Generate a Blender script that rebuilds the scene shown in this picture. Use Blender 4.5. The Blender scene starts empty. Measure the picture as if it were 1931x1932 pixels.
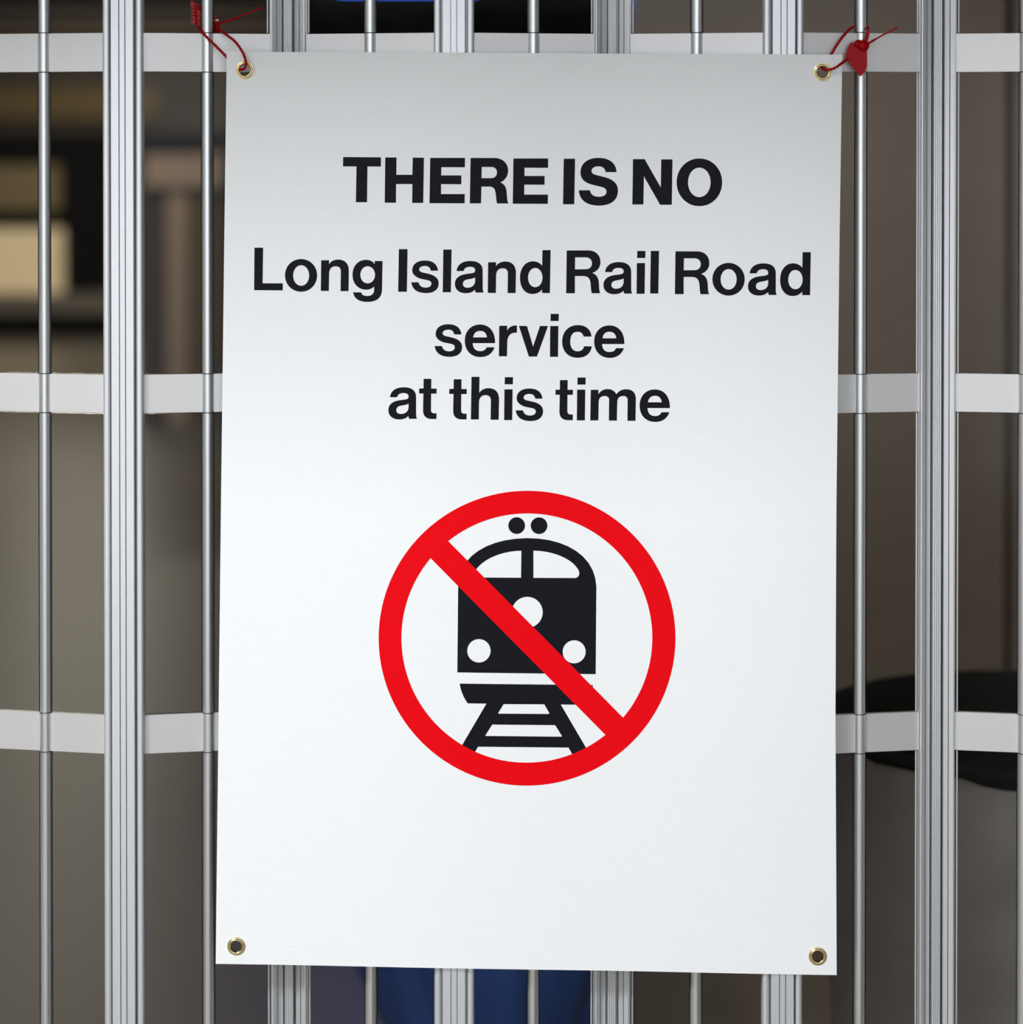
import bpy, bmesh, math, random
from mathutils import Vector, Matrix
from mathutils.geometry import tessellate_polygon

random.seed(7)
S = bpy.context.scene
C = S.collection
PI = math.pi
R = math.radians

# ------------------------------------------------------------------ camera
W, H = 1931.0, 1932.0
D = 2.2                       # camera to sign plane (metres)
CZ = 1.6                      # eye height
F = D / 0.000521              # focal length in pixels
PITCH = R(0.70)
PU, PV = 965.5, 352.0         # principal point (the frame is a crop below the lens axis)
cam_d = bpy.data.cameras.new('camera')
cam = bpy.data.objects.new('camera', cam_d)
C.objects.link(cam)
cam.location = (0, -D, CZ)
cam.rotation_euler = (PI / 2 - PITCH, 0, 0)
cam_d.sensor_fit = 'HORIZONTAL'
cam_d.sensor_width = 36.0
cam_d.lens = 36.0 * F / W
cam_d.shift_x = 0.0
cam_d.shift_y = (PV - H / 2) / W
cam_d.clip_start = 0.05
cam_d.dof.use_dof = True
cam_d.dof.focus_distance = D
cam_d.dof.aperture_fstop = 2.9
S.camera = cam

# ------------------------------------------------------------------ world, daylight, exposure
world = bpy.data.worlds.new('overcast_sky')
S.world = world
world.use_nodes = True
wn = world.node_tree.nodes
bgn = wn.get('Background') or wn.new('ShaderNodeBackground')
bgn.inputs[0].default_value = (0.90, 0.95, 1.0, 1)
bgn.inputs[1].default_value = 1.85
S.view_settings.view_transform = 'Standard'
S.view_settings.look = 'None'
S.view_settings.gamma = 1.0
S.view_settings.use_curve_mapping = False
S.view_settings.exposure = 0.18


def area(name, loc, rot, sx, sy, power, col=(1, 1, 1), spread=180):
    l = bpy.data.lights.new(name, 'AREA')
    l.shape = 'RECTANGLE'
    l.size, l.size_y = sx, sy
    l.energy = power
    l.color = col
    l.spread = R(spread)
    o = bpy.data.objects.new(name, l)
    C.objects.link(o)
    o.location = loc
    o.rotation_euler = rot
    return o


# luminous ceiling field of the vestibule in front of the gate
vest_lamp = area('vestibule_lamp_offscreen', (-2.35, -2.86, 4.05), (0, 0, 0), 1.3, 0.80, 305, (0.965, 0.985, 1.0))


def at(u, v, Y):
    """world point seen at photo pixel (u, v) on the plane y = Y"""
    xc, yc = (u - PU) / F, -(v - PV) / F
    sp, cp = math.sin(PITCH), math.cos(PITCH)
    d = Vector((xc, cp + yc * sp, -sp + yc * cp))
    t = (Y + D) / d.y
    return Vector((0, -D, CZ)) + d * t


def X(u, Y): return at(u, 966, Y).x
def Z(v, Y): return at(965, v, Y).z


# ------------------------------------------------------------------ materials
MATS = {}


def mat(name, col, rough=0.5, metal=0.0, spec=0.5, emit=None, estr=0.0, noise=0.0, nscale=20.0,
        bump=0.0, bscale=200.0, stretch=(1, 1, 1), coat=0.0):
    m = bpy.data.materials.new(name)
    m.use_nodes = True
    nt = m.node_tree
    b = nt.nodes['Principled BSDF']
    b.inputs['Base Color'].default_value = (*col, 1)
    b.inputs['Roughness'].default_value = rough
    b.inputs['Metallic'].default_value = metal
    b.inputs['Specular IOR Level'].default_value = spec
    b.inputs['Coat Weight'].default_value = coat
    if emit:
        b.inputs['Emission Color'].default_value = (*emit, 1)
        b.inputs['Emission Strength'].default_value = estr
    tc = nt.nodes.new('ShaderNodeTexCoord')
    mp = nt.nodes.new('ShaderNodeMapping')
    mp.inputs['Scale'].default_value = stretch
    nt.links.new(tc.outputs['Object'], mp.inputs['Vector'])
    if noise > 0:
        n = nt.nodes.new('ShaderNodeTexNoise')
        n.inputs['Scale'].default_value = nscale
        n.inputs['Detail'].default_value = 5
        nt.links.new(mp.outputs['Vector'], n.inputs['Vector'])
        mr = nt.nodes.new('ShaderNodeMapRange')
        mr.inputs['To Min'].default_value = 1 - noise
        mr.inputs['To Max'].default_value = 1 + noise
        nt.links.new(n.outputs['Fac'], mr.inputs['Value'])
        mx = nt.nodes.new('ShaderNodeVectorMath')
        mx.operation = 'SCALE'
        mx.inputs[0].default_value = col
        nt.links.new(mr.outputs['Result'], mx.inputs['Scale'])
        nt.links.new(mx.outputs['Vector'], b.inputs['Base Color'])
    if bump > 0:
        n2 = nt.nodes.new('ShaderNodeTexNoise')
        n2.inputs['Scale'].default_value = bscale
        n2.inputs['Detail'].default_value = 3
        nt.links.new(mp.outputs['Vector'], n2.inputs['Vector'])
        bp = nt.nodes.new('ShaderNodeBump')
        bp.inputs['Strength'].default_value = bump
        bp.inputs['Distance'].default_value = 0.001
        nt.links.new(n2.outputs['Fac'], bp.inputs['Height'])
        nt.links.new(bp.outputs['Normal'], b.inputs['Normal'])
    MATS[name] = m
    return m


def make_vinyl(name, col, rough, spec=0.35):
    """printed banner vinyl: fine horizontal woven ribs as relief"""
    m = mat(name, col, rough, 0, spec)
    nt = m.node_tree
    b = nt.nodes['Principled BSDF']
    tc = nt.nodes.new('ShaderNodeTexCoord')
    mp = nt.nodes.new('ShaderNodeMapping')
    mp.inputs['Scale'].default_value = (6, 6, 520)
    nt.links.new(tc.outputs['Object'], mp.inputs['Vector'])
    n = nt.nodes.new('ShaderNodeTexNoise')
    n.inputs['Scale'].default_value = 1.0
    n.inputs['Detail'].default_value = 3
    nt.links.new(mp.outputs['Vector'], n.inputs['Vector'])
    n3 = nt.nodes.new('ShaderNodeTexNoise')
    n3.inputs['Scale'].default_value = 1500
    nt.links.new(tc.outputs['Object'], n3.inputs['Vector'])
    ad = nt.nodes.new('ShaderNodeMath')
    ad.operation = 'ADD'
    nt.links.new(n.outputs['Fac'], ad.inputs[0])
    nt.links.new(n3.outputs['Fac'], ad.inputs[1])
    bp = nt.nodes.new('ShaderNodeBump')
    bp.inputs['Strength'].default_value = 0.45
    bp.inputs['Distance'].default_value = 0.0003
    nt.links.new(ad.outputs[0], bp.inputs['Height'])
    nt.links.new(bp.outputs['Normal'], b.inputs['Normal'])
    return m


M_SHEET = make_vinyl('white_vinyl', (0.87, 0.875, 0.88), 0.20)
M_BLACK = make_vinyl('black_ink', (0.006, 0.006, 0.010), 0.5, 0.12)
M_RED = make_vinyl('red_ink', (0.80, 0.0012, 0.006), 0.5, 0.08)
M_ALU = mat('satin_aluminium', (0.80, 0.81, 0.83), 0.46, 0.85, bump=0.05, bscale=60, stretch=(40, 40, 1))
M_BAND = mat('brushed_aluminium_band', (0.74, 0.725, 0.72), 0.50, 0.85, bump=0.06, bscale=900)
M_ROD = mat('polished_aluminium_rod', (0.82, 0.83, 0.84), 0.30, 0.9, bump=0.04, bscale=60, stretch=(40, 40, 1))
M_BRASS = mat('brass', (0.90, 0.72, 0.38), 0.16, 1.0)
M_SEAL = mat('red_plastic', (0.38, 0.0007, 0.003), 0.40, 0, 0.14)
M_SEALTXT = mat('moulded_red_lettering', (0.80, 0.20, 0.19), 0.35, 0, 0.5)
M_FLOOR = None
M_CEIL = mat('ceiling_paint', (0.10, 0.09, 0.08), 0.8, noise=0.1, nscale=2)
M_DARKWALL = mat('dark_wall', (0.020, 0.017, 0.015), 0.7, noise=0.08, nscale=14)
M_STONE = mat('polished_brown_stone', (0.215, 0.175, 0.145), 0.32, 0, 0.5, noise=0.10, nscale=14)
M_FRONT = mat('grey_vestibule_wall', (0.20, 0.195, 0.19), 0.6, noise=0.1, nscale=3)
M_FRONTC = mat('vestibule_ceiling', (0.25, 0.25, 0.25), 0.7, noise=0.05, nscale=3)
M_ADDBAR = mat('added_bar_dark', (0.03, 0.032, 0.036), 0.5)
M_GAP = mat('seam_shade_black', (0.02, 0.02, 0.02), 0.6)  # near-black that paints the shade of the rod seams
M_BARREL = mat('grey_barrel_plastic', (0.29, 0.255, 0.235), 0.55, noise=0.25, nscale=6, bump=0.3, bscale=90)
M_BAG = mat('black_liner', (0.003, 0.003, 0.003), 0.75, 0, 0.04, bump=0.2, bscale=60)
M_KBLACK = mat('kiosk_black', (0.003, 0.003, 0.003), 0.7, 0, 0.08)
M_KGREY = mat('kiosk_grey', (0.22, 0.20, 0.175), 0.6)
M_KDARK = mat('kiosk_dark_brown', (0.07, 0.055, 0.042), 0.6)
M_KOLIVE = mat('kiosk_olive', (0.16, 0.115, 0.04), 0.6)
M_LITBOX = mat('lit_beige_panel', (0.5, 0.4, 0.25), 0.5, emit=(1.0, 0.78, 0.46), estr=0.29)
M_LITDIM = mat('brown_panel', (0.30, 0.24, 0.13), 0.5)
M_TAN = mat('tan_cladding', (0.78, 0.60, 0.46), 0.5, noise=0.1, nscale=2)
M_OCHRE = mat('ochre_cladding', (0.22, 0.13, 0.045), 0.5)
M_UMBER = mat('umber_cladding', (0.12, 0.085, 0.07), 0.5)
M_BLUE = mat('blue_screen', (0.02, 0.05, 0.2), 0.3, emit=(0.05, 0.16, 1.0), estr=6.0)
M_SACK = mat('blue_polythene', (0.030, 0.085, 0.31), 0.4, 0, 0.3, bump=0.3, bscale=40)
M_CASE = mat('screen_case', (0.012, 0.012, 0.014), 0.4)
M_LAMP = mat('lamp_diffuser', (0.9, 0.9, 0.85), 0.5)
M_LAMPF = mat('lamp_frame', (0.3, 0.3, 0.3), 0.5)


def clear_mat():
    m = bpy.data.materials.new('clear_polycarbonate')
    m.use_nodes = True
    nt = m.node_tree
    nt.nodes.clear()
    out = nt.nodes.new('ShaderNodeOutputMaterial')
    mix = nt.nodes.new('ShaderNodeMixShader')
    tr = nt.nodes.new('ShaderNodeBsdfTransparent')
    tr.inputs[0].default_value = (0.985, 0.985, 0.98, 1)
    gl = nt.nodes.new('ShaderNodeBsdfGlossy')
    gl.inputs['Roughness'].default_value = 0.08
    fr = nt.nodes.new('ShaderNodeFresnel')
    fr.inputs['IOR'].default_value = 1.18
    nt.links.new(fr.outputs[0], mix.inputs[0])
    nt.links.new(tr.outputs[0], mix.inputs[1])
    nt.links.new(gl.outputs[0], mix.inputs[2])
    nt.links.new(mix.outputs[0], out.inputs[0])
    return m


M_CLEAR = clear_mat()


M_FLOOR = mat('stone_floor', (0.155, 0.142, 0.116), 0.38, 0, 0.4, noise=0.08, nscale=40)


# ------------------------------------------------------------------ mesh helpers
def obj(name, verts, faces, m, parent=None, smooth=False):
    me = bpy.data.meshes.new(name)
    me.from_pydata([tuple(v) for v in verts], [], faces)
    bm = bmesh.new()
    bm.from_mesh(me)
    bmesh.ops.recalc_face_normals(bm, faces=bm.faces)
    bm.to_mesh(me)
    bm.free()
    if m:
        me.materials.append(m)
    if smooth:
        for p in me.polygons:
            p.use_smooth = True
    o = bpy.data.objects.new(name, me)
    C.objects.link(o)
    if parent is not None:
        o.parent = parent
        o.matrix_parent_inverse = parent.matrix_world.inverted()
    return o


def link_mesh(name, me, loc, rotz=0, parent=None):
    o = bpy.data.objects.new(name, me)
    C.objects.link(o)
    o.location = loc
    o.rotation_euler = (0, 0, rotz)
    if parent is not None:
        o.parent = parent
    return o


def box_data(x0, x1, y0, y1, z0, z1):
    v = [(x, y, z) for z in (z0, z1) for y in (y0, y1) for x in (x0, x1)]
    f = [(0, 2, 3, 1), (4, 5, 7, 6), (0, 1, 5, 4), (2, 6, 7, 3), (0, 4, 6, 2), (1, 3, 7, 5)]
    return v, f


def box(name, x0, x1, y0, y1, z0, z1, m, parent=None):
    v, f = box_data(x0, x1, y0, y1, z0, z1)
    return obj(name, v, f, m, parent)


def prism_data(prof, z0, z1):
    n = len(prof)
    v = [(x, y, z0) for x, y in prof] + [(x, y, z1) for x, y in prof]
    f = [(i, (i + 1) % n, n + (i + 1) % n, n + i) for i in range(n)]
    tris = tessellate_polygon([[Vector((x, y, 0)) for x, y in prof]])
    f += [tuple(t) for t in tris] + [tuple(n + i for i in reversed(t)) for t in tris]
    return v, f


def prism_mesh(name, prof, z0, z1, m, smooth_deg=None):
    v, f = prism_data(prof, z0, z1)
    me = bpy.data.meshes.new(name)
    me.from_pydata(v, [], f)
    bm = bmesh.new()
    bm.from_mesh(me)
    bmesh.ops.recalc_face_normals(bm, faces=bm.faces)
    if smooth_deg:
        for e in bm.edges:
            if len(e.link_faces) == 2:
                e.smooth = e.calc_face_angle(0) < R(smooth_deg)
        for fc in bm.faces:
            fc.smooth = True
    bm.to_mesh(me)
    bm.free()
    me.materials.append(m)
    return me


def circle(r, n=24, cx=0, cy=0, a0=0):
    return [(cx + r * math.cos(a0 + 2 * PI * i / n), cy + r * math.sin(a0 + 2 * PI * i / n)) for i in range(n)]


def lathe(name, prof, centre, axis, m, parent=None, n=40, closed=True):
    """revolve (radius, height) profile about an axis through centre"""
    ax = Vector(axis).normalized()
    a = ax.orthogonal().normalized()
    b = ax.cross(a)
    v, f = [], []
    k = len(prof)
    for i in range(n):
        t = 2 * PI * i / n
        d = a * math.cos(t) + b * math.sin(t)
        for r, h in prof:
            v.append(Vector(centre) + d * r + ax * h)
    for i in range(n):
        for j in range(k if closed else k - 1):
            j2 = (j + 1) % k
            i2 = (i + 1) % n
            f.append((i * k + j, i2 * k + j, i2 * k + j2, i * k + j2))
    return obj(name, v, f, m, parent, True)


def spline(pts, per=10):
    """Catmull-Rom through points"""
    P = [Vector(p) for p in pts]
    P = [P[0] * 2 - P[1]] + P + [P[-1] * 2 - P[-2]]
    out = []
    for i in range(1, len(P) - 2):
        for k in range(per):
            t = k / per
            p0, p1, p2, p3 = P[i - 1:i + 3]
            out.append(0.5 * ((2 * p1) + (p2 - p0) * t + (2 * p0 - 5 * p1 + 4 * p2 - p3) * t * t
                              + (3 * p1 - p0 - 3 * p2 + p3) * t ** 3))
    out.append(P[-2])
    return out


def tube(name, pts, rad, m, parent=None, n=10):
    """rad: function of arc length -> radius"""
    v, f = [], []
    s = 0.0
    up = Vector((0, -1, 0.2)).normalized()
    for i, p in enumerate(pts):
        if i:
            s += (p - pts[i - 1]).length
        t = (pts[min(i + 1, len(pts) - 1)] - pts[max(i - 1, 0)]).normalized()
        a = t.cross(up)
        if a.length < 1e-4:
            a = t.orthogonal()
        a.normalize()
        b = t.cross(a)
        r = rad(s)
        for k in range(n):
            w = 2 * PI * k / n
            v.append(p + (a * math.cos(w) + b * math.sin(w)) * r)
    L = len(pts)
    for i in range(L - 1):
        for k in range(n):
            k2 = (k + 1) % n
            f.append((i * n + k, i * n + k2, (i + 1) * n + k2, (i + 1) * n + k))
    f.append(tuple(range(n)))
    f.append(tuple(reversed(range((L - 1) * n, L * n))))
    return obj(name, v, f, m, parent, True)


def thing(name, label, cat, loc=(0, 0, 0), group=None):
    o = bpy.data.objects.new(name, None)
    C.objects.link(o)
    o.location = loc
    o.empty_display_size = 0.05
    o['label'] = label
    o['category'] = cat
    if group:
        o['group'] = group
    bpy.context.view_layer.update()
    return o


def struct(o):
    o['kind'] = 'structure'
    return o


# ------------------------------------------------------------------ the setting
YG = 0.027                     # mean depth of the gate
struct(box('floor', -9, 9, -9, 24, -0.12, 0, M_FLOOR))
# hall beyond the gate
struct(box('ceiling', -9, 9, 0.25, 24, 3.2, 3.35, M_CEIL))
struct(box('wall_left', -9.2, -9, 0.25, 24, 0, 3.2, M_DARKWALL))
struct(box('wall_far_right', 9, 9.2, 0.25, 24, 0, 3.2, M_DARKWALL))
struct(box('wall_back', -9, 9, 22.5, 22.7, 0, 3.2, M_DARKWALL))
# wall the gate is set in, with its soffit, and the vestibule in front
GX = 1.00
struct(box('wall_front_left', -9.2, -GX - 0.02, -0.02, 0.25, 0, 3.35, M_FRONT))
struct(box('wall_front_right', GX + 0.02, 9.2, -0.02, 0.25, 0, 3.35, M_FRONT))
struct(box('wall_front_header', -GX - 0.02, GX + 0.02, -0.02, 0.25, 2.55, 3.35, M_FRONT))
struct(box('wall_vestibule_left', -3.4, -3.2, -5.4, -0.02, 0, 4.1, M_FRONT))
struct(box('wall_vestibule_right', 2.4, 2.6, -5.4, -0.02, 0, 4.1, M_FRONT))
struct(box('ceiling_vestibule', -3.4, 3.4, -5.4, -0.02, 4.1, 4.3, M_FRONTC))
struct(box('ceiling_soffit', -3.2, 2.4, -1.15, -0.02, 2.56, 4.1, M_FRONTC))
# unseen dark bars under a crossbar, added behind the camera to shape reflections
bar_frame = struct(box('added_frame_1', -3.2, 2.4, -5.40, -5.28, 1.93, 2.20, M_ADDBAR))
for i in range(8):
    xm = -2.52 + 0.58 * i
    box('added_bar', xm - 0.065, xm + 0.065, -5.40, -5.28, 0.0, 1.94, M_ADDBAR, bar_frame)
vl = thing('ceiling_light', 'wide luminous panel in the vestibule ceiling', 'ceiling light', (-2.35, -2.86, 4.1))
box('frame', -3.05, -1.65, -3.31, -2.41, 4.06, 4.1, M_LAMPF, vl)
vest_lamp.parent = vl
vest_lamp.matrix_parent_inverse = Matrix.Translation((2.35, 2.86, -4.1))

struct(box('added_shade_beam', -9, 9, 1.2, 1.4, 2.45, 3.2, M_CEIL))  # unseen beam, added to shade the top of the stone wall
# polished stone wall a little way behind the gate on the right
YW = 1.70
wx0 = X(1197, YW)
wj = X(1903, YW)
wr = struct(box('wall_right', wx0 + 0.004, 2.6, YW + 0.10, YW + 0.30, 0, 3.2, M_STONE))
p1 = box('wall_panel', wx0, wj - 0.007, YW, YW + 0.10, 0, 3.2, M_STONE, wr)
p2 = box('wall_panel', wj + 0.007, wj + 1.0, YW, YW + 0.10, 0, 3.2, M_STONE, wr)

# ------------------------------------------------------------------ folding gate
ZT = 2.55
gate = thing('folding_gate', 'aluminium accordion folding gate with clear panels and flat link bands', 'gate', (0, YG, 0))
gate.matrix_world = Matrix.Translation((0, YG, 0))


def gy(x):                      # the gate line is not quite square to the lens
    return YG - 0.013 * (x / 0.8) * 0.5


DEP = 0.011
UA = [238, 857.8, 1473]
UB = [543, 1156, 1770.5]
UR = [84, 392, 699.5, 1006.5, 1314, 1622.5, 1931]
posts = []                      # (x, y, kind)
for u in UA:
    posts.append([X(u, YG), 'A'])
for u in UB:
    posts.append([X(u, YG), 'B'])
ST = 0.1607
xa, xb = X(238, YG), X(1770.5, YG)
for k in range(1, 4):
    posts.append([xa - k * ST, 'B' if k % 2 else 'A'])
    posts.append([xb + k * ST, 'A' if k % 2 else 'B'])
posts.sort()
rods = [X(u, YG) for u in UR]
rods = [rods[0] - 3 * ST, rods[0] - 2 * ST, rods[0] - ST] + rods + [rods[-1] + ST, rods[-1] + 2 * ST, rods[-1] + 3 * ST - 0.005]

mm = 0.001
px = 0.000527                   # a photo pixel at the gate


def groove(x, w, d, yf):
    return [(x - w / 2, yf), (x - w / 2, yf + d), (x + w / 2, yf + d), (x + w / 2, yf)]


# forward post: grooved face between two rounded flanges (front is -y)
yf = -0.0105
profA = [(-0.0114, 0.006), (-0.0114, yf + 0.0006), (-0.0108, yf)]
for gx in (-0.0030, 0.0030):
    profA += groove(gx, 0.0012, 0.0050, yf)
profA += [(0.0108, yf), (0.0114, yf + 0.0006), (0.0114, 0.006)]
meA = prism_mesh('hinge_post', profA, 0.012, ZT, M_ALU)


def flange_prof(sgn):
    a = [(0.0131, 0.004), (0.0131, -0.0076), (0.0135, -0.0084), (0.0150, -0.0089), (0.0168, -0.0090),
         (0.0184, -0.0086), (0.0194, -0.0078), (0.0197, -0.0065), (0.0197, 0.004)]
    return [(x * sgn, y) for x, y in a]


meAf = [prism_mesh('flange', flange_prof(s), 0.012, ZT, M_ALU, 50) for s in (-1, 1)]
profAc = [(-0.0135, 0.0035), (0.0135, 0.0035), (0.0135, 0.008), (-0.0135, 0.008)]
meAw = prism_mesh('rear_web', profAc, 0.012, ZT, M_ALU)
# rear post: ribbed spine between two grooved wings
profB = [(-0.0046, 0.016)]
y0 = -0.0050
for i in range(4):
    xl = -0.0042 + i * 0.00212
    profB += [(xl, y0 + 0.0014), (xl + 0.0002, y0 + 0.0003), (xl + 0.0009, y0), (xl + 0.0016, y0 + 0.0003), (xl + 0.0018, y0 + 0.0014)]
profB += [(0.0046, 0.016)]
meB = prism_mesh('ribbed_post', profB, 0.012, ZT, M_ALU)


def wing_prof(sgn):
    # plate leaning back towards the spine with one groove and a lipped outer edge
    pts = [(0.0066, 0.016), (0.0066, -0.0010), (0.0072, -0.0014),
           (0.0110, -0.0036), (0.0110, 0.0004), (0.0120, 0.0000), (0.0120, -0.0042),
           (0.0158, -0.0062), (0.0166, -0.0061), (0.0169, -0.0055), (0.0169, 0.016)]
    return [(x * sgn, y) for x, y in pts]


meBw = [prism_mesh('wing', wing_prof(s), 0.012, ZT, M_ALU) for s in (-1, 1)]


def lip_prof(sgn):
    pts = [(0.0162, 0.0035), (0.0162, 0.0008), (0.0187, 0.0002), (0.0190, 0.0035)]
    return [(x * sgn, y) for x, y in pts]


meBl = [prism_mesh('outer_lip', lip_prof(s), 0.012, ZT, M_ALU) for s in (-1, 1)]
meBw2 = prism_mesh('rear_web', [(-0.0165, 0.0155), (0.0165, 0.0155), (0.0165, 0.019), (-0.0165, 0.019)], 0.012, ZT, M_ALU)

ppos = {}
for i, (x, k) in enumerate(posts):
    y = gy(x) + (-DEP if k == 'A' else DEP)
    ppos[i] = (x, y, k)
    if k == 'A':
        p = link_mesh('hinge_post', meA, (x, y - YG, 0), 0, gate)
        for q in meAf + [meAw]:
            link_mesh(q.name.split('.')[0], q, (0, 0, 0), 0, p)
    else:
        p = link_mesh('ribbed_post', meB, (x, y - YG, 0), 0, gate)
        for q in meBw + meBl + [meBw2]:
            link_mesh(q.name.split('.')[0], q, (0, 0, 0), 0, p)

# band rows
zt2, zb2 = Z(705.5, YG), Z(777.5, YG)
BH = zt2 - zb2
ZB = (zt2 + zb2) / 2
PITCHZ = (Z(61.7, YG) + Z(134, YG) - Z(1344, YG) - Z(1416, YG)) / 4
rows = [ZB + k * PITCHZ for k in range(-4, 3) if 0.02 < ZB + k * PITCHZ < ZT]
RR = 0.0061
meRod = prism_mesh('rod', circle(0.0058, 32), 0.012, ZT, M_ROD, 40)
meKn = prism_mesh('knuckle', circle(RR, 28), -BH / 2, BH / 2, M_ROD, 40)
HS = PITCHZ - BH - 0.0018
meSeam = prism_mesh('seam_shade_ring', circle(0.0062, 24), -0.00045, 0.00045, M_GAP, 40)  # dark rings painting the shade in the gaps beside each knuckle
meSl = prism_mesh('clear_sleeve', circle(0.0065, 24), -HS / 2, HS / 2, M_CLEAR, 40)
gapz = [(rows[i] + rows[i + 1]) / 2 for i in range(len(rows) - 1)]

rpos = []
for x in rods:
    y = gy(x)
    rpos.append((x, y))
    r_ = link_mesh('rod', meRod, (x, y - YG, 0), 0, gate)
    for z in rows:
        link_mesh('knuckle', meKn, (0, 0, z), 0, r_)
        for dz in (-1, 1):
            link_mesh('seam_shade_ring', meSeam, (0, 0, z + dz * (BH / 2 + 0.00045)), 0, r_)
    for z in gapz:
        link_mesh('clear_sleeve', meSl, (0, 0, z), 0, r_)


def between(ax, ay, bx, by, z0, z1, th, name, m, bead=False):
    """flat plate from (ax, ay) to (bx, by)"""
    d = Vector((bx - ax, by - ay, 0))
    n = Vector((-d.y, d.x, 0)).normalized() * (th / 2)
    a, b = Vector((ax, ay, 0)), Vector((bx, by, 0))
    pr = [a - n, b - n, b + n, a + n]
    v, f = prism_data([(p.x, p.y) for p in pr], z0, z1)
    return v, f


for i in ppos:
    x, y, k = ppos[i]
    for rx, ry in rpos:
        if abs(rx - x) > 0.1:
            continue
        s = 1 if rx > x else -1
        ex = x + s * (0.0196 if k == 'A' else 0.0178)      # where the plate enters the post
        ey = y + (0.000 if k == 'A' else -0.001)
        d = Vector((rx - ex, ry - ey)).normalized()
        sx, sy = rx - d.x * 0.0056, ry - d.y * 0.0056
        vb, fb = between(ex, ey, sx, sy, -BH / 2, BH / 2, 0.0034, 'link_band', M_BAND)
        vp, fp = between(ex, ey, sx, sy, -HS / 2, HS / 2, 0.0022, 'clear_panel', M_CLEAR)
        first = None
        for z in rows:
            if first is None:
                o = obj('link_band', vb, fb, M_BAND)
                o.parent = gate
                first = o.data
            else:
                o = link_mesh('link_band', first, (0, 0, 0), 0, gate)
            o.location = (0, -YG, z)
        first = None
        for z in gapz:
            if first is None:
                o = obj('clear_panel', vp, fp, M_CLEAR)
                o.parent = gate
                first = o.data
            else:
                o = link_mesh('clear_panel', first, (0, 0, 0), 0, gate)
            o.location = (0, -YG, z)
        if k == 'B':                                        # bead along the rear edge of the clear panels
            bx, by = ex + s * 0.0028, ey - 0.0014
            first = None
            for z in gapz:
                if first is None:
                    first = prism_mesh('panel_bead', circle(0.0009, 8, bx, by), -HS / 2, HS / 2, M_BAND, 60)
                link_mesh('panel_bead', first, (0, -YG, z), 0, gate)

# rails the gate runs in
box('top_track', -GX - 0.02, GX + 0.02, 0.008, 0.06, ZT - 0.03, ZT, M_ALU, gate)
box('bottom_rail', -GX - 0.02, GX + 0.02, 0.008, 0.06, 0.0, 0.014, M_ALU, gate)

# ------------------------------------------------------------------ the sign
sign = thing('banner_sign', 'white vinyl banner with a no service notice and a crossed out train', 'sign', at(993, 1830, 0))
XA2, XA3 = X(857.8, 0.0), X(1473, 0.0)


def sheet_y(x, z):
    """gentle bowing of the sheet over the forward posts"""
    p = XA3 - XA2
    w = 0.5 - 0.5 * math.cos(2 * PI * (x - XA2) / p)
    t = max(0.0, min(1.0, (z - 0.95) / 0.75))
    return 0.0016 + 0.0042 * w * (0.30 + 0.70 * t) + 0.0008 * math.sin(5.0 * z + 2.0)


GRIDX = [-0.34 + 0.02 * i for i in range(35)]
GRIDZ = [0.70 + 0.04 * i for i in range(30)]


def print_mesh(name, shapes, lift, m, parent, back=None):
    """shapes: list of [outer, hole, hole...] contours in photo pixels, laid onto the sheet surface"""
    bm = bmesh.new()
    for cs in shapes:
        pts = [[at(u, v, 0) for u, v in c] for c in cs]
        flat = [[Vector((p.x, p.z, 0)) for p in c] for c in pts]
        tris = tessellate_polygon(flat)
        vs = [bm.verts.new((p.x, 0, p.z)) for c in pts for p in c]
        for t in tris:
            if len(set(t)) == 3:
                try:
                    bm.faces.new([vs[i] for i in t])
                except ValueError:
                    pass
    xs = [v.co.x for v in bm.verts]
    zs = [v.co.z for v in bm.verts]
    x0, x1, z0, z1 = min(xs), max(xs), min(zs), max(zs)
    for gx in GRIDX:
        if x0 < gx < x1:
            bmesh.ops.bisect_plane(bm, geom=bm.verts[:] + bm.edges[:] + bm.faces[:], plane_co=(gx, 0, 0), plane_no=(1, 0, 0), dist=1e-7)
    for gz in GRIDZ:
        if z0 < gz < z1:
            bmesh.ops.bisect_plane(bm, geom=bm.verts[:] + bm.edges[:] + bm.faces[:], plane_co=(0, 0, gz), plane_no=(0, 0, 1), dist=1e-7)
    for f in bm.faces:
        f.normal_update()
        if f.normal.y > 0:
            f.normal_flip()
    if back:
        ret = bmesh.ops.extrude_face_region(bm, geom=bm.faces[:])
        nv = set(g for g in ret['geom'] if isinstance(g, bmesh.types.BMVert))
        for v in bm.verts:
            v.co.y = sheet_y(v.co.x, v.co.z) + (0.0 if v in nv else back)
        bmesh.ops.recalc_face_normals(bm, faces=bm.faces[:])
    else:
        for v in bm.verts:
            v.co.y = sheet_y(v.co.x, v.co.z) - lift
    for f in bm.faces:
        f.smooth = not back
    me = bpy.data.meshes.new(name)
    bm.to_mesh(me)
    bm.free()
    me.materials.append(m)
    o = bpy.data.objects.new(name, me)
    C.objects.link(o)
    o.parent = parent
    o.matrix_parent_inverse = parent.matrix_world.inverted()
    return o


def lerp(a, b, t): return a + (b - a) * t


EDGE_R = [(103, 1590.5), (480, 1585), (960, 1579.6), (1350, 1577.8), (1841, 1579.8)]
EDGE_L = [(97, 427), (480, 422), (960, 416), (1440, 410.8), (1820, 406.6)]
GROM = [(461.2, 131.8), (1552.7, 135.8), (445.4, 1786.8), (1543.8, 1805.0)]


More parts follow.
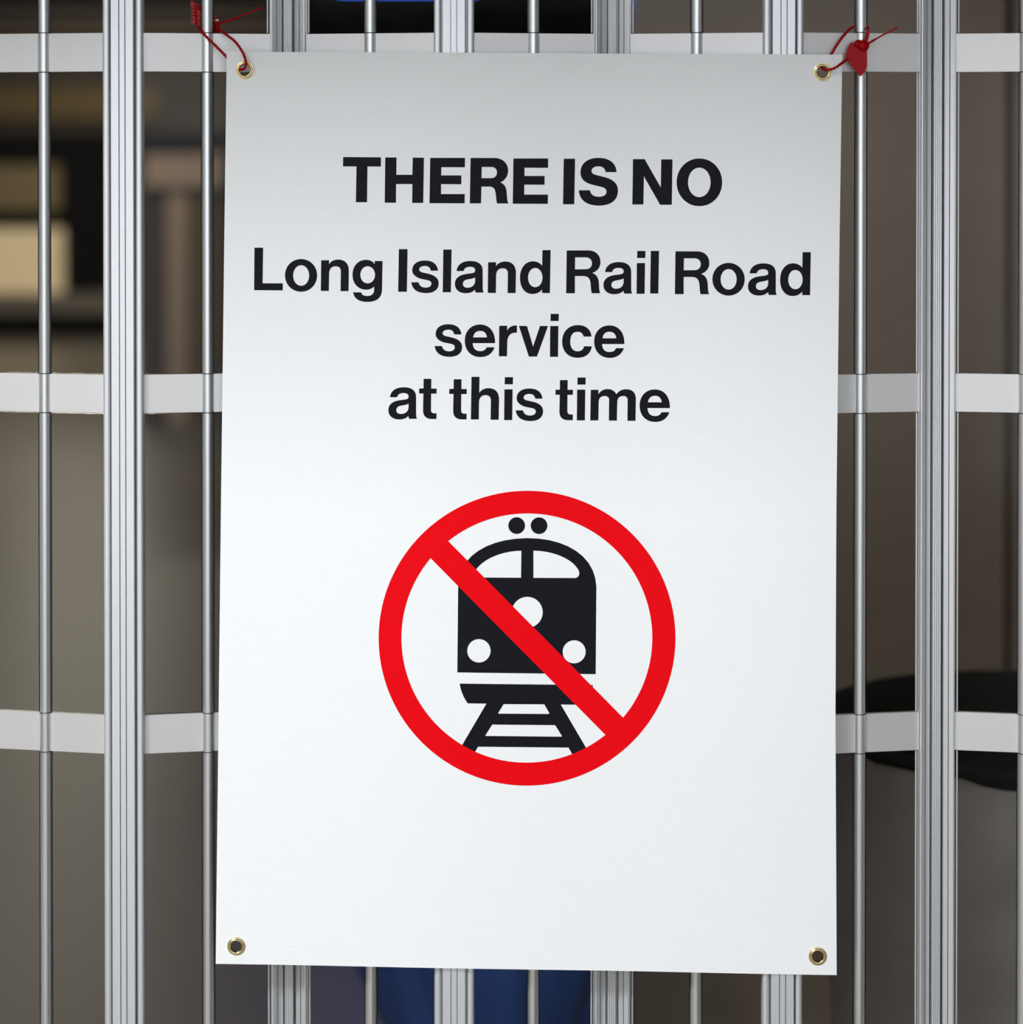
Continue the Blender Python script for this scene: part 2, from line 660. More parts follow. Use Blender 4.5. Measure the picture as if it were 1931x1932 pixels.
def pxcirc(cx, cy, rx, ry=None, n=48):
    ry = ry or rx
    return [(cx + rx * math.cos(2 * PI * i / n), cy + ry * math.sin(2 * PI * i / n)) for i in range(n)]


outline = [(u, v) for v, u in EDGE_L] + [(u, v) for v, u in reversed(EDGE_R)]
sheet = print_mesh('sheet', [[outline] + [pxcirc(x, y, 11.4, n=32) for x, y in GROM]], 0, M_SHEET, sign, back=0.0009)

for gu, gv in GROM:
    c = at(gu, gv, 0)
    c.y = sheet_y(c.x, c.z)
    k = px * 0.985
    prof = [(10.5 * k, 0.0022), (10.3 * k, -0.0004), (10.9 * k, -0.0013), (12.2 * k, -0.0019), (13.5 * k, -0.0018), (14.7 * k, -0.0011),
            (15.3 * k, -0.0005), (16.2 * k, -0.0007), (17.2 * k, -0.0005), (17.5 * k, 0.0001), (17.2 * k, 0.0004),
            (14 * k, 0.0004), (11.6 * k, 0.0004), (11.6 * k, 0.0015), (17.0 * k, 0.0016), (17.0 * k, 0.0022)]
    lathe('grommet', prof, c, (0, 1, 0), M_BRASS, sign, 48)


# --- lettering: outlines as SVG-like paths in the scale of the zoom they were measured in
def path(d, ox, oy, s):
    """returns list of contours in photo pixels"""
    tok = d.replace(',', ' ').split()
    out, cur, i = [], [], 0
    cmd = None
    pos = None

    def pt(a, b): return (ox + float(a) / s, oy + float(b) / s)
    while i < len(tok):
        if tok[i] in 'MLCZ':
            cmd = tok[i]
            i += 1
            if cmd == 'Z':
                out.append(cur)
                cur = []
            continue
        if cmd in 'ML':
            pos = pt(tok[i], tok[i + 1])
            cur.append(pos)
            i += 2
        else:
            p1, p2, p3 = pt(tok[i], tok[i + 1]), pt(tok[i + 2], tok[i + 3]), pt(tok[i + 4], tok[i + 5])
            for k in range(1, 11):
                t = k / 10
                a, b, c_, e = (1 - t) ** 3, 3 * t * (1 - t) ** 2, 3 * t * t * (1 - t), t ** 3
                cur.append((a * pos[0] + b * p1[0] + c_ * p2[0] + e * p3[0], a * pos[1] + b * p1[1] + c_ * p2[1] + e * p3[1]))
            pos = p3
            i += 6
    # drop doubled points
    res = []
    for c_ in out:
        q = [c_[0]]
        for p in c_[1:]:
            if abs(p[0] - q[-1][0]) + abs(p[1] - q[-1][1]) > 0.02:
                q.append(p)
        if abs(q[0][0] - q[-1][0]) + abs(q[0][1] - q[-1][1]) < 0.02:
            q.pop()
        res.append(q)
    return res


def ell(x0, x1, y0, y1):
    """ellipse-like bowl as four cubic arcs"""
    cx, cy, k = (x0 + x1) / 2, (y0 + y1) / 2, 0.565
    a, b = (x1 - x0) / 2 * k, (y1 - y0) / 2 * k
    return (f'M {cx} {y0} C {cx+a} {y0} {x1} {cy-b} {x1} {cy} C {x1} {cy+b} {cx+a} {y1} {cx} {y1} '
            f'C {cx-a} {y1} {x0} {cy+b} {x0} {cy} C {x0} {cy-b} {cx-a} {y0} {cx} {y0} Z ')


s1, s2, s3 = 8.777, 12.069, 10.728
G = {}
G['T'] = path('M 63 143 L 692 148 690 301 467 299 460 893 274 892 284 298 60 298 Z', 640, 280, s1)
G['H'] = path('M 763 150 L 950 150 947 437 1213 437 1220 152 1405 154 1393 903 1209 903 1213 590 943 590 940 900 754 899 Z', 640, 280, s1)
G['E'] = path('M 958 167 L 1535 166 1533 322 1142 320 1140 457 1475 457 1474 603 1138 601 1137 766 1530 766 1528 919 946 917 Z', 860, 280, s1)
G['Rb'] = path('M 247 158 L 640 158 C 780 158 870 250 870 365 C 870 455 820 530 740 565 C 815 590 838 650 845 720 C 852 790 850 880 875 905 L 875 912 687 912 '
               'C 672 870 672 800 662 740 C 652 670 630 632 550 632 L 427 632 420 910 235 910 Z '
               'M 432 307 L 590 307 C 650 307 685 345 685 398 C 685 460 645 493 580 493 L 428 493 Z', 860, 280, s1)
G['Ib'] = path('M 293 235 L 552 235 533 1273 277 1273 Z', 1040, 280, s2)
G['S'] = path('M 1500 540 L 1250 540 C 1235 450 1180 408 1085 408 C 990 408 930 450 928 510 C 926 560 965 590 1030 605 C 1080 620 1160 638 1230 655 '
              'C 1420 705 1532 800 1532 960 C 1532 1180 1370 1305 1100 1305 C 830 1305 650 1190 636 955 L 893 955 C 905 1050 975 1103 1095 1103 '
              'C 1200 1103 1270 1060 1270 985 C 1270 930 1230 900 1160 880 C 1090 860 990 842 905 815 C 750 770 675 680 675 545 '
              'C 675 340 840 215 1085 215 C 1330 215 1490 330 1500 540 Z', 1040, 280, s2)
G['N'] = path('M 148 195 L 360 195 655 712 663 200 868 200 855 1028 642 1028 347 510 338 1023 136 1023 Z', 1180, 280, 9.655)
G['O'] = path(ell(943, 1772, 183, 1053) + ell(1150, 1562, 350, 888), 1180, 280, 9.655)
G['L'] = path('M 112 152 L 310 152 298 965 760 967 757 1128 104 1122 Z', 470, 455, s2)
G['o'] = path(ell(808, 1543, 412, 1158) + ell(995, 1360, 553, 1022), 470, 455, s2)
G['n'] = path('M 187 440 L 368 440 366 530 C 410 460 480 425 575 423 C 740 423 820 520 820 690 L 812 1142 630 1142 637 700 '
              'C 637 620 600 577 515 577 C 420 577 368 640 368 750 L 362 1140 178 1138 Z', 590, 455, s2)
G['g'] = path('M 1412 455 L 1590 455 1578 1110 C 1575 1290 1460 1388 1240 1388 C 1050 1388 935 1310 917 1170 L 1098 1170 C 1115 1225 1165 1253 1240 1253 '
              'C 1340 1253 1398 1200 1398 1110 L 1398 1035 C 1350 1085 1290 1110 1215 1110 C 1030 1110 903 970 903 770 C 903 570 1030 428 1215 428 '
              'C 1300 428 1370 465 1410 525 Z ' + ell(1082, 1418, 575, 965), 590, 455, s2)
G['I'] = path('M 136 163 L 312 163 298 1027 121 1026 Z', 740, 455, s3)
G['s'] = path('M 930 600 L 785 600 C 770 535 735 503 665 503 C 590 503 548 535 548 575 C 548 610 580 628 640 640 C 700 655 740 660 790 677 '
              'C 895 715 943 770 943 855 C 943 980 850 1053 690 1053 C 510 1053 400 975 388 835 L 535 835 C 550 905 600 942 680 942 '
              'C 750 942 795 910 795 860 C 795 815 755 795 690 785 C 620 772 580 765 545 752 C 455 715 407 660 407 590 C 407 465 510 393 665 393 '
              'C 830 393 915 470 930 600 Z', 740, 455, s3)
G['l'] = path('M 1038 172 L 1205 170 1190 1035 1025 1035 Z', 740, 455, s3)
G['a'] = path('M 1305 605 C 1320 475 1420 403 1585 403 C 1760 403 1835 480 1835 600 L 1835 920 C 1835 980 1838 1010 1855 1042 L 1695 1042 '
              'C 1685 1025 1680 1005 1677 985 C 1635 1030 1575 1055 1490 1055 C 1355 1055 1272 980 1272 870 C 1272 760 1345 690 1490 668 '
              'C 1560 657 1600 655 1640 645 C 1670 637 1682 620 1682 590 C 1682 545 1645 520 1580 520 C 1505 520 1460 550 1450 605 Z '
              'M 1682 735 C 1640 758 1590 765 1540 773 C 1470 785 1433 815 1433 865 C 1433 915 1470 944 1525 944 C 1620 944 1682 890 1682 800 Z', 740, 455, s3)
G['d'] = path('M 1497 207 L 1683 207 1666 1187 1487 1185 1487 1105 C 1435 1170 1365 1207 1265 1207 C 1095 1207 983 1060 983 840 '
              'C 983 620 1100 462 1275 462 C 1370 462 1445 500 1490 565 Z ' + ell(1167, 1497, 613, 1052), 900, 455, s2)
G['R'] = path('M 183 118 L 560 118 C 690 120 770 200 770 320 C 770 410 720 475 630 510 C 705 540 735 590 742 680 C 748 760 745 830 770 862 L 618 862 '
              'C 605 820 605 770 600 710 C 593 610 560 563 460 563 L 325 563 325 862 173 862 Z '
              'M 330 238 L 510 238 C 580 238 622 280 622 340 C 622 405 580 445 505 445 L 326 447 Z', 1050, 460, 9.195)
G['i_dot'] = path('M 1410 127 L 1552 127 1550 250 1408 250 Z', 1050, 460, 9.195)
G['i_stem'] = path('M 1403 338 L 1545 338 1538 872 1398 872 Z', 1050, 460, 9.195)
G['e'] = path('M 1265 688 L 835 688 C 840 790 890 842 980 842 C 1040 842 1080 820 1103 768 L 1255 768 C 1215 885 1120 955 985 955 '
              'C 800 955 683 830 683 640 C 683 455 805 330 975 330 C 1150 330 1270 460 1265 688 Z '
              'M 843 578 L 1108 578 C 1100 495 1050 452 977 452 C 905 452 855 495 843 578 Z', 810, 580, 10.163)
G['r'] = path('M 1345 355 L 1497 355 1495 445 C 1535 380 1590 345 1685 350 L 1683 488 C 1560 480 1500 545 1498 680 L 1493 940 1338 940 Z', 810, 580, 10.163)
G['v'] = path('M -102 340 L 46 343 157 718 283 343 430 343 228 900 80 900 Z', 990, 580, 9.655)
G['c'] = path('M 1225 538 L 1080 538 C 1065 480 1030 450 970 450 C 885 450 835 515 835 628 C 835 740 885 806 970 806 C 1035 806 1075 775 1088 715 L 1230 715 '
              'C 1212 850 1115 925 970 925 C 800 925 688 810 688 628 C 688 445 805 328 975 328 C 1120 328 1212 405 1225 538 Z', 990, 580, 9.655)
G['t'] = path('M 898 183 L 1075 183 1072 405 1195 405 1193 520 1070 520 1066 880 C 1066 940 1090 968 1145 968 L 1193 968 1190 1098 1080 1098 '
              'C 950 1095 885 1025 885 900 L 893 518 795 518 797 402 895 402 Z', 725, 700, s2)
G['h'] = path('M 160 122 L 322 122 316 445 C 360 385 420 352 505 352 C 640 352 718 430 718 580 L 710 993 547 990 553 600 '
              'C 553 530 510 492 440 492 C 360 492 312 550 312 640 L 307 985 147 985 Z', 875, 700, s3)
G['m'] = path('M 607 293 L 724 293 722 358 C 755 310 800 282 865 282 C 925 282 970 310 997 360 C 1030 312 1080 284 1145 284 C 1240 284 1293 335 1293 430 '
              'L 1288 764 1165 764 1168 450 C 1168 410 1145 387 1100 387 C 1040 387 1010 425 1010 480 L 1004 762 882 760 886 445 '
              'C 886 408 860 387 818 387 C 755 387 727 425 727 485 L 722 758 599 758 Z', 1040, 700, 8.046)


def glyphs(items):
    sh = []
    for ch, dx, dy in items:
        for key in ([ch] if ch != 'i' else ['i_dot', 'i_stem']):
            sh.append([[(u + dx, v + dy) for u, v in c] for c in G[key]])
    return sh


LINES = [
    [('T', 0, 0), ('H', 0, 0), ('E', -157.2, -1.1), ('Rb', 0, 0), ('E', 0, 0), ('Ib', 0, 0), ('S', 0, 0), ('N', 0, 0), ('O', 0, 0)],
    [('L', 0, 0), ('o', 0, 0), ('n', 0, 0), ('g', 0, 0), ('I', 0, 0), ('s', 0, 0), ('l', 0, 0), ('a', 0, 0), ('n', 315.9, 3.5), ('d', 0, 0),
     ('R', 0, 0), ('a', 280.8, 2.35), ('i', 0, 0), ('l', 392.2, 2.8), ('R', 205.6, 1.65), ('o', 808.2, 7.05), ('a', 553.6, 4.5), ('d', 491.4, 3.7)],
    [('s', 44.2, 120.3), ('e', 0, 0), ('r', 0, 0), ('v', 0, 0), ('i', -163.9, 118.9), ('c', 0, 0), ('e', 244.6, 2.1)],
    [('a', -125.85, 238.6), ('t', 0, 0), ('t', 56.9, 0.75), ('h', 0, 0), ('i', -250.5, 238.3), ('s', 197.3, 241.95),
     ('t', 257.7, 2.7), ('i', -113.0, 239.3), ('m', 0, 0), ('e', 330.6, 123.1)],
]
for ln in LINES:
    print_mesh('lettering', glyphs(ln), 0.00012, M_BLACK, sign)

# --- pictogram: train front and track under a red prohibition ring
PO = (690, 900, 3.1656)


def pp(d): return path(d, *PO)


def pc(cx, cy, r, n=40):
    return [(PO[0] + (cx + r * math.cos(2 * PI * i / n)) / PO[2], PO[1] + (cy + r * math.sin(2 * PI * i / n)) / PO[2]) for i in range(n)]


train = [
    pp('M 548 1170 L 553 650 C 556 475 730 370 965 368 C 1200 368 1375 478 1380 660 L 1376 1183 Z '
       'M 1003 443 C 1120 445 1230 490 1270 555 C 1286 582 1275 608 1250 608 L 1003 606 Z '
       'M 931 443 C 815 445 705 490 660 555 C 646 578 660 602 690 603 L 929 605 Z') + [pc(966, 812, 93), pc(677, 1041, 70), pc(1247, 1049, 69)],
    [pc(903, 293, 50)], [pc(1037, 294, 50)],
    pp('M 562 1237 L 1360 1248 C 1350 1300 1335 1340 1315 1366 L 610 1355 C 585 1320 568 1280 562 1237 Z'),
    pp('M 726 1350 L 1164 1359 1346 1670 1244 1676 1213 1621 672 1614 640 1668 556 1640 Z '
       'M 825 1360 L 1068 1362 1097 1413 C 1099 1418 1097 1420 1092 1420 L 798 1417 C 793 1417 792 1414 794 1410 Z '
       'M 757 1482 L 1133 1487 1173 1550 C 1175 1554 1173 1556 1168 1556 L 721 1550 C 716 1550 715 1547 718 1543 Z'),
]
print_mesh('train_pictogram', train, 0.00012, M_BLACK, sign)


def arc(cx, cy, rx, ry, a0, a1, n=64):
    return [(PO[0] + (cx + rx * math.cos(lerp(a0, a1, i / n))) / PO[2], PO[1] + (cy + ry * math.sin(lerp(a0, a1, i / n))) / PO[2]) for i in range(n + 1)]


def ang(x, y): return math.atan2((y - 965) / 745, (x - 964) / 751)


ring_out = arc(965, 966, 888, 881, 0, 2 * PI * 127 / 128, 127)
lune1 = arc(964, 965, 751, 745, ang(492, 383), ang(1540, 1443))
a0 = ang(388, 487)
a1 = ang(1436, 1548)
lune2 = arc(964, 965, 751, 745, a0 + 2 * PI, a1)
print_mesh('prohibition_ring', [[ring_out, lune1, lune2]], 0.00024, M_RED, sign)

# ------------------------------------------------------------------ red plastic seals
def strap_r(s):
    return 0.00128 + 0.00026 * math.cos(2 * PI * s / 0.0033)


def P(u, v, y): return at(u, v, y)


YR1 = gy(rods[4])              # rod beside the sign's left edge
sealL = thing('security_seal', 'red numbered plastic seal looped through the banner grommet and round a rod', 'seal', P(392, 60, YR1))
tag_pts = [(359.6, 2.5), (362.0, 0.5), (379.5, 12.5), (392, 21), (404, 30), (412, 37), (414, 50), (404, 63), (392, 60), (378, 54), (373.5, 53.5), (361.8, 42)]


def tag_y(u): return YR1 + 0.0066 + 0.010 * (u - 359) / 55.0


v = [P(u, w, tag_y(u)) for u, w in tag_pts]
n = len(v)
v += [p + Vector((0.0005, 0.0014, 0)) for p in v]
tess = tessellate_polygon([[Vector((u, w, 0)) for u, w in tag_pts]])
fc = [tuple(t) for t in tess] + [tuple(n + i for i in reversed(t)) for t in tess] + [(i, (i + 1) % n, n + (i + 1) % n, n + i) for i in range(n)]
tagL = obj('tag', v, fc, M_SEAL, sealL)
bpy.context.view_layer.update()
# raised number and word, read from top to bottom
STROKES = {
    '6': [[(1, 1), (0.4, 1), (0, .6), (0, .2), (.3, 0), (.8, 0), (1, .2), (.8, .5), (.1, .5)]],
    '1': [[(.5, 0), (.5, 1), (.25, .8)]],
    '7': [[(0, 1), (1, 1), (.35, 0)]],
    '5': [[(1, 1), (.1, 1), (.05, .55), (.7, .6), (1, .3), (.7, 0), (0, .1)]],
    'S': [[(1, .9), (.5, 1), (0, .75), (.5, .5), (1, .25), (.5, 0), (0, .1)]],
    'E': [[(1, 1), (0, 1), (0, 0), (1, 0)], [(0, .5), (.8, .5)]],
    'A': [[(0, 0), (.5, 1), (1, 0)], [(.2, .4), (.8, .4)]],
    'L': [[(0, 1), (0, 0), (1, 0)]],
    'D': [[(0, 0), (0, 1), (.6, 1), (1, .6), (1, .4), (.6, 0), (0, 0)]],
}


def tag_text(name, text, u0, v0, du, dv, hu, hv, adv):
    """letters run down the tag; (du, dv) is one letter's width step, (hu, hv) its height direction"""
    vs, fs = [], []
    for i, ch in enumerate(text):
        bu, bv = u0 + du * i * adv, v0 + dv * i * adv
        for st in STROKES[ch]:
            q = [(bu + du * a + hu * b, bv + dv * a + hv * b) for a, b in st]
            for (ua, va), (ub, vb) in zip(q, q[1:]):
                L = math.hypot(ub - ua, vb - va) or 1
                nu, nv = -(vb - va) / L * 0.42, (ub - ua) / L * 0.42
                b0 = len(vs)
                for uu, vv in ((ua + nu, va + nv), (ub + nu, vb + nv), (ub - nu, vb - nv), (ua - nu, va - nv)):
                    p = P(uu, vv, tag_y(uu))
                    vs += [p + Vector((0, -0.0003, 0)), p + Vector((0, 0.0002, 0))]
                for a in range(4):
                    b = (a + 1) % 4
                    fs.append((b0 + 2 * a, b0 + 2 * b, b0 + 2 * b + 1, b0 + 2 * a + 1))
                fs.append((b0, b0 + 2, b0 + 4, b0 + 6))
    return obj(name, vs, fs, M_SEALTXT, tagL)


tag_text('serial_number', '6111775', 359.9, 4.0, 0.1, 4.2, 6.3, 4.0, 1.36)
tag_text('seal_wording', 'SEALED', 373.4, 18.5, 0.1, 3.9, 4.3, 3.0, 1.40)
# locking head to the right of the rod
yh = tag_y(410) - 0.0015
head = [P(u, w, yh) for u, w in [(405, 36), (409, 47), (410, 58)]]
tube('locking_head', spline([P(406.5, 39, yh), P(408.5, 44, yh), P(409.5, 52, yh), P(409, 61, yh)], 5), lambda s: 0.0030 if s > 0.0012 else 0.0026, M_SEAL, sealL, 14)
lathe('metal_insert', [(0.0, -0.0016), (0.0022, -0.0014), (0.0026, 0.0), (0.0022, 0.0010), (0.0, 0.0012)], P(408.0, 39.8, yh), (0.15, 0, -1), M_ALU, sealL, 16, closed=False)
gL = P(*GROM[0], 0)
tube('strap', spline([P(376, 52, tag_y(376) - 0.0004), P(380, 60, YR1 - 0.0074), P(391, 71, YR1 - 0.0092), P(404, 83.5, YR1 - 0.0085), P(416, 95.5, 0.014),
                      P(430, 110, 0.0070), P(446, 126, 0.0062), P(453.5, 131.0, 0.0052), P(458, 131, 0.0030), P(462, 128.0, -0.0012), P(464.0, 120, -0.0034),
                      P(461.5, 107, -0.0040), P(454, 92, -0.0010), P(443, 78, 0.006), P(428, 66, 0.016), P(416, 57, 0.026), P(409, 50, yh)], 26),
     strap_r, M_SEAL, sealL)
tube('tail', spline([P(408, 47, yh), P(424, 41, yh - 0.004), P(440, 36, yh - 0.007), P(453, 30.5, yh - 0.009), P(470, 24, yh - 0.012), P(496, 14.5, yh - 0.016)], 14),
     lambda s: (strap_r(s) if s < 0.027 else 0.00085), M_SEAL, sealL)

YR2 = gy(rods[9])
sealR = thing('security_seal', 'red plastic seal with a wide pointed tag hanging in front of a rod', 'seal', P(1622, 100, YR2))
tp = [(925, 390), (965, 388), (985, 408), (1000, 375), (1035, 347), (1075, 338), (1115, 348), (1145, 378), (1200, 372), (1240, 395), (1265, 430), (1260, 465),
      (1238, 490), (1226, 520), (1222, 600), (1226, 690), (1222, 830), (1190, 900), (1135, 985), (1105, 998), (1065, 975), (980, 860), (890, 735), (832, 655),
      (832, 605), (875, 490)]
tp = [(1510 + a / 9.655, 40 + b / 9.655) for a, b in tp]
YT = YR2 - 0.0105


def tagr_y(u, w): return YT + 0.004 * (1605 - u) / 20.0 * 0.2 - 0.003 * (w - 80) / 60


v = [P(u, w, tagr_y(u, w)) for u, w in tp]
n = len(v)
v += [p + Vector((0, 0.0022, 0)) for p in v]
tess = tessellate_polygon([[Vector((u, w, 0)) for u, w in tp]])
fc = [tuple(t) for t in tess] + [tuple(n + i for i in reversed(t)) for t in tess] + [(i, (i + 1) % n, n + (i + 1) % n, n + i) for i in range(n)]
obj('tag', v, fc, M_SEAL, sealR)
lathe('locking_head', [(0.0, -0.0052), (0.0042, -0.0046), (0.0056, -0.0022), (0.0058, 0.002), (0.0, 0.002)], P(1629.5, 86.5, YT), (0, 1, 0), M_SEAL, sealR, 24, closed=False)
lathe('strap_socket', [(0.0, -0.0034), (0.0036, -0.0028), (0.0046, 0.0), (0.0044, 0.003), (0.0, 0.003)], P(1620.5, 83.5, YT), (0, 1, 0), M_SEAL, sealR, 20, closed=False)
# flat pull-tab standing up behind the head
tb = [(1629.5, 80), (1633.5, 66), (1636.5, 56), (1638.6, 53.2), (1641.4, 57.5), (1640.5, 68), (1637.5, 80)]
v = [P(u, w, YT + 0.001) for u, w in tb]
n = len(v)
v += [p + Vector((0, 0.0018, 0)) for p in v]
fc = [tuple(range(n)), tuple(reversed(range(n, 2 * n)))] + [(i, (i + 1) % n, n + (i + 1) % n, n + i) for i in range(n)]
obj('pull_tab', v, fc, M_SEAL, sealR)
tube('strap', spline([P(1614, 103, YT + 0.0030), P(1603, 109.5, YT + 0.0024), P(1594.5, 115.3, 0.0062), P(1588, 119.8, -0.0012), P(1577.5, 127.3, -0.0042), P(1565, 131.8, -0.0034), P(1557, 131.5, -0.0006),
                      P(1552, 128.5, 0.0030), P(1553, 122, 0.0062), P(1560, 112, 0.0075), P(1568.5, 103, 0.010), P(1576.5, 90, 0.012), P(1585, 77, 0.013),
                      P(1594, 65.5, 0.015), P(1604, 55, 0.021), P(1613, 48.5, YR2 + 0.0078), P(1625, 46, YR2 + 0.0088), P(1637, 50, YR2 + 0.006),
                      P(1638.5, 56, YT + 0.0015)], 26), strap_r, M_SEAL, sealR)
tube('tail', spline([P(1636, 84, YT - 0.002), P(1650, 75.5, YT - 0.006), P(1651.5, 74.7, YT - 0.006), P(1666, 66.5, YT - 0.009), P(1695.5, 51, YT - 0.014)], 14),
     lambda s: strap_r(s) * 0.9 if s < 0.010 else 0.0008, M_SEAL, sealR)

# ------------------------------------------------------------------ things in the hall
# round trash barrel right behind the gate
DB = 2.71 - D
bc = at(1951, 1361, DB)
BR_ = 0.262
bar = thing('trash_barrel', 'grey round trash barrel lined with a black bag behind the gate', 'trash barrel', (bc.x, DB, 0))
zr = bc.z
barrel = lathe('barrel', [(0.0, 0.0), (0.205, 0.0), (0.215, 0.02), (BR_ - 0.008, zr - 0.16), (BR_ - 0.003, zr - 0.05), (BR_ - 0.001, zr - 0.02),
                          (BR_ - 0.004, zr - 0.004), (BR_ - 0.012, zr), (BR_ - 0.022, zr - 0.01), (0.2, 0.06), (0.0, 0.05)], (bc.x, DB, 0), (0, 0, 1), M_BARREL, bar, 64, closed=False)
# liner: sags inside, folds over the rim with an uneven hem
v, fcs = [], []
NB, KB = 72, 9
for i in range(NB):
    t = 2 * PI * i / NB
    w1 = 0.008 * math.sin(5 * t + 1) + 0.006 * math.sin(11 * t) + 0.004 * math.sin(23 * t)
    w2 = 0.006 * math.sin(3 * t) + 0.005 * math.sin(9 * t + 2)
    prof = [(BR_ + 0.0025, zr - 0.010 + w1 * 0.35), (BR_ + 0.0035, zr - 0.004 + w1 * 0.15), (BR_ + 0.001, zr + 0.002), (BR_ - 0.012, zr + 0.004),
            (BR_ - 0.026, zr - 0.004), (BR_ - 0.045, zr - 0.05 + w2), (BR_ - 0.09, zr - 0.16 + 2 * w2), (0.09, zr - 0.24 + w2), (0.0001, zr - 0.25)]
    for r_, h in prof:
        v.append((bc.x + r_ * math.cos(t), DB + r_ * math.sin(t), h))
for i in range(NB):
    for j in range(KB - 1):
        i2 = (i + 1) % NB
        fcs.append((i * KB + j, i2 * KB + j, i2 * KB + j + 1, i * KB + j + 1))
obj('liner_bag', v, fcs, M_BAG, bar, True)

# blue sack standing on the floor further in
YB = 3.6 - D
bx0 = X(932, YB)
sack = thing('plastic_sack', 'blue plastic sack standing on the hall floor behind the banner', 'sack', (bx0, YB, 0))
bprof = [(0.0, 0.0), (0.07, 0.0), (0.10, 0.05), (0.145, 0.15), (0.185, 0.25), (0.225, 0.36), (0.225, 0.48), (0.16, 0.58), (0.07, 0.64), (0.035, 0.67)]
tprof = [(0.035, 0.665), (0.07, 0.70), (0.105, 0.75), (0.09, 0.755), (0.04, 0.70)]


def sack_part(name, prof, close):
    v, fcs, NB, KB = [], [], 64, len(prof)
    for i in range(NB):
        t = 2 * PI * i / NB
        for j, (r_, h) in enumerate(prof):
            k_ = r_ * (1 + 0.06 * math.sin(5 * t + 9 * h) + 0.035 * math.sin(13 * t + 4 * h) + 0.03 * math.sin(21 * t))
            v.append((bx0 + k_ * math.cos(t), YB + k_ * math.sin(t), h))
    for i in range(NB):
        for j in range(KB - 1):
            i2 = (i + 1) % NB
            fcs.append((i * KB + j, i2 * KB + j, i2 * KB + j + 1, i * KB + j + 1))
    obj(name, v, fcs, M_SACK, sack, True)


sack_part('bag_body', bprof, True)
sack_part('gathered_neck', tprof, False)
lathe('tie', [(0.034, 0.655), (0.042, 0.655), (0.044, 0.668), (0.042, 0.68), (0.034, 0.68)], (bx0, YB, 0), (0, 0, 1), M_CASE, sack, 24)

# shuttered kiosk across the hall
YK = 20.0 - D


def kbox(name, u0, u1, v0, v1, dy, th, m, parent):
    a, b = at(u0, v1, YK + dy), at(u1, v0, YK + dy)
    return box(name, a.x, b.x, YK + dy, YK + dy + th, a.z, b.z, m, parent)


kb = thing('kiosk', 'dark kiosk with beige lit panels across the hall', 'kiosk', (X(60, YK), YK, 0))
a = at(-420, 640, YK + 0.3)
b_ = at(560, -12, YK + 0.3)
box('body', a.x, b_.x, YK + 0.3, YK + 2.0, 0, 3.1, M_KBLACK, kb)
kbox('lit_panel', -300, 116, 432, 552, 0.2, 0.1, M_LITBOX, kb)
kbox('dim_panel', -300, 112, 312, 396, 0.2, 0.1, M_LITDIM, kb)
kbox('ledge', -400, 215, 556, 592, 0.0, 0.3, M_KGREY, kb)
kbox('fascia', -420, 560, 6, 34, 0.1, 0.2, M_KGREY, kb)
kbox('fascia_strip', -420, 560, 34, 56, 0.15, 0.15, M_KDARK, kb)
kbox('fascia_trim', -420, 560, 56, 62, 0.05, 0.25, M_TAN, kb)
kbox('awning', -420, 560, 90, 250, 0.15, 0.15, M_KDARK, kb)
kbox('awning_band', -420, 300, 165, 222, 0.05, 0.12, M_KOLIVE, kb)

# clad column nearer than the kiosk
YC = 13.5 - D
cl = thing('clad_column', 'tan and brown clad column standing in the hall', 'column', (X(350, YC), YC, 0))


def cstrip(name, u0, u1, v_top, dy, m):
    x0, x1 = X(u0, YC), X(u1, YC)
    box(name, x0, x1, YC + dy, YC + 0.5, 0, Z(v_top, YC), m, cl)


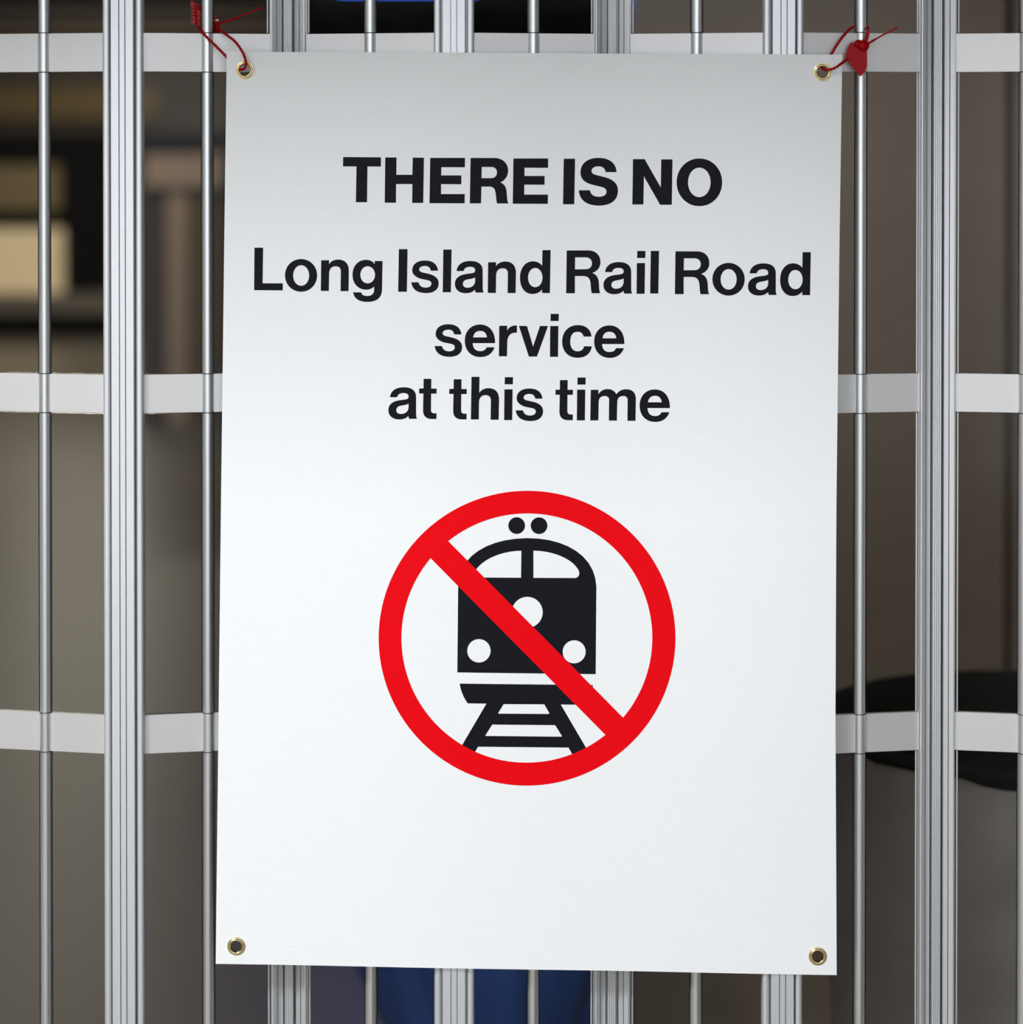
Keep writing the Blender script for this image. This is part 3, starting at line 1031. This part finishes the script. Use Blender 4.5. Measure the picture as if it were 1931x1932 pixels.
cstrip('cladding_board', 262, 317, 335, 0.06, M_UMBER)
cstrip('cladding_board', 317, 353, 300, 0.00, M_TAN)
cstrip('cladding_board', 353, 402, 290, 0.03, M_OCHRE)
cstrip('cladding_board', 402, 470, 280, 0.05, M_UMBER)
box('capital', X(276, YC), X(420, YC), YC - 0.05, YC + 0.5, Z(352, YC), Z(292, YC), M_TAN, cl)

# blue screen hanging above
YS = 9.0 - D
sc = thing('display_screen', 'blue lit display screen hanging from the hall ceiling', 'screen', (X(760, YS), YS, 2.3))
x0, x1 = X(640, YS), X(900, YS)
box('case', x0 - 0.03, x1 + 0.03, YS + 0.02, YS + 0.14, Z(-12, YS), 2.95, M_CASE, sc)
box('screen', x0, x1, YS, YS + 0.02, Z(-16, YS), 2.85, M_BLUE, sc)
for xx in (x0 + 0.1, x1 - 0.1):
    tube('hanger', [Vector((xx, YS + 0.08, 2.94)), Vector((xx, YS + 0.08, 3.0)), Vector((xx, YS + 0.08, 3.21))], lambda s: 0.012, M_CASE, sc)


# ceiling lamps of the hall
def ceiling_light(x, y, w, l, power, label, light_name, spread=180, col=(1.0, 0.90, 0.74)):
    t = thing('ceiling_light', label, 'ceiling light', (x, y, 3.2), 'recessed lamps of the hall')
    box('frame', x - w / 2 - 0.03, x + w / 2 + 0.03, y - l / 2 - 0.03, y + l / 2 + 0.03, 3.17, 3.2, M_LAMPF, t)
    box('diffuser', x - w / 2, x + w / 2, y - l / 2, y + l / 2, 3.16, 3.175, M_LAMP, t)
    li = area(light_name, (x, y, 3.15), (0, 0, 0), w, l, power, col, spread)
    li.parent = t
    li.matrix_parent_inverse = t.matrix_world.inverted()
    return t


LL = ('recessed lamp in the hall ceiling before the kiosk', 'recessed lamp in the hall ceiling before the clad column',
      'recessed lamp between the gate and the clad column', 'recessed lamp deep in the hall behind the stone wall', 'recessed lamp above the trash barrel')
LN = ('hall_lamp_kiosk_offscreen', 'hall_lamp_column_offscreen', 'hall_lamp_middle_offscreen', 'hall_lamp_deep_offscreen', 'hall_lamp_gate_offscreen')
for lab, lname, (x, y, pw) in zip(LL, LN, ((-3.4, 15.5, 62), (-2.6, 9.5, 21), (-1.7, 5.0, 9), (1.6, 9.0, 8), (0.65, 0.62, 18))):
    ceiling_light(x, y, 1.2, 0.35, pw, lab, lname)
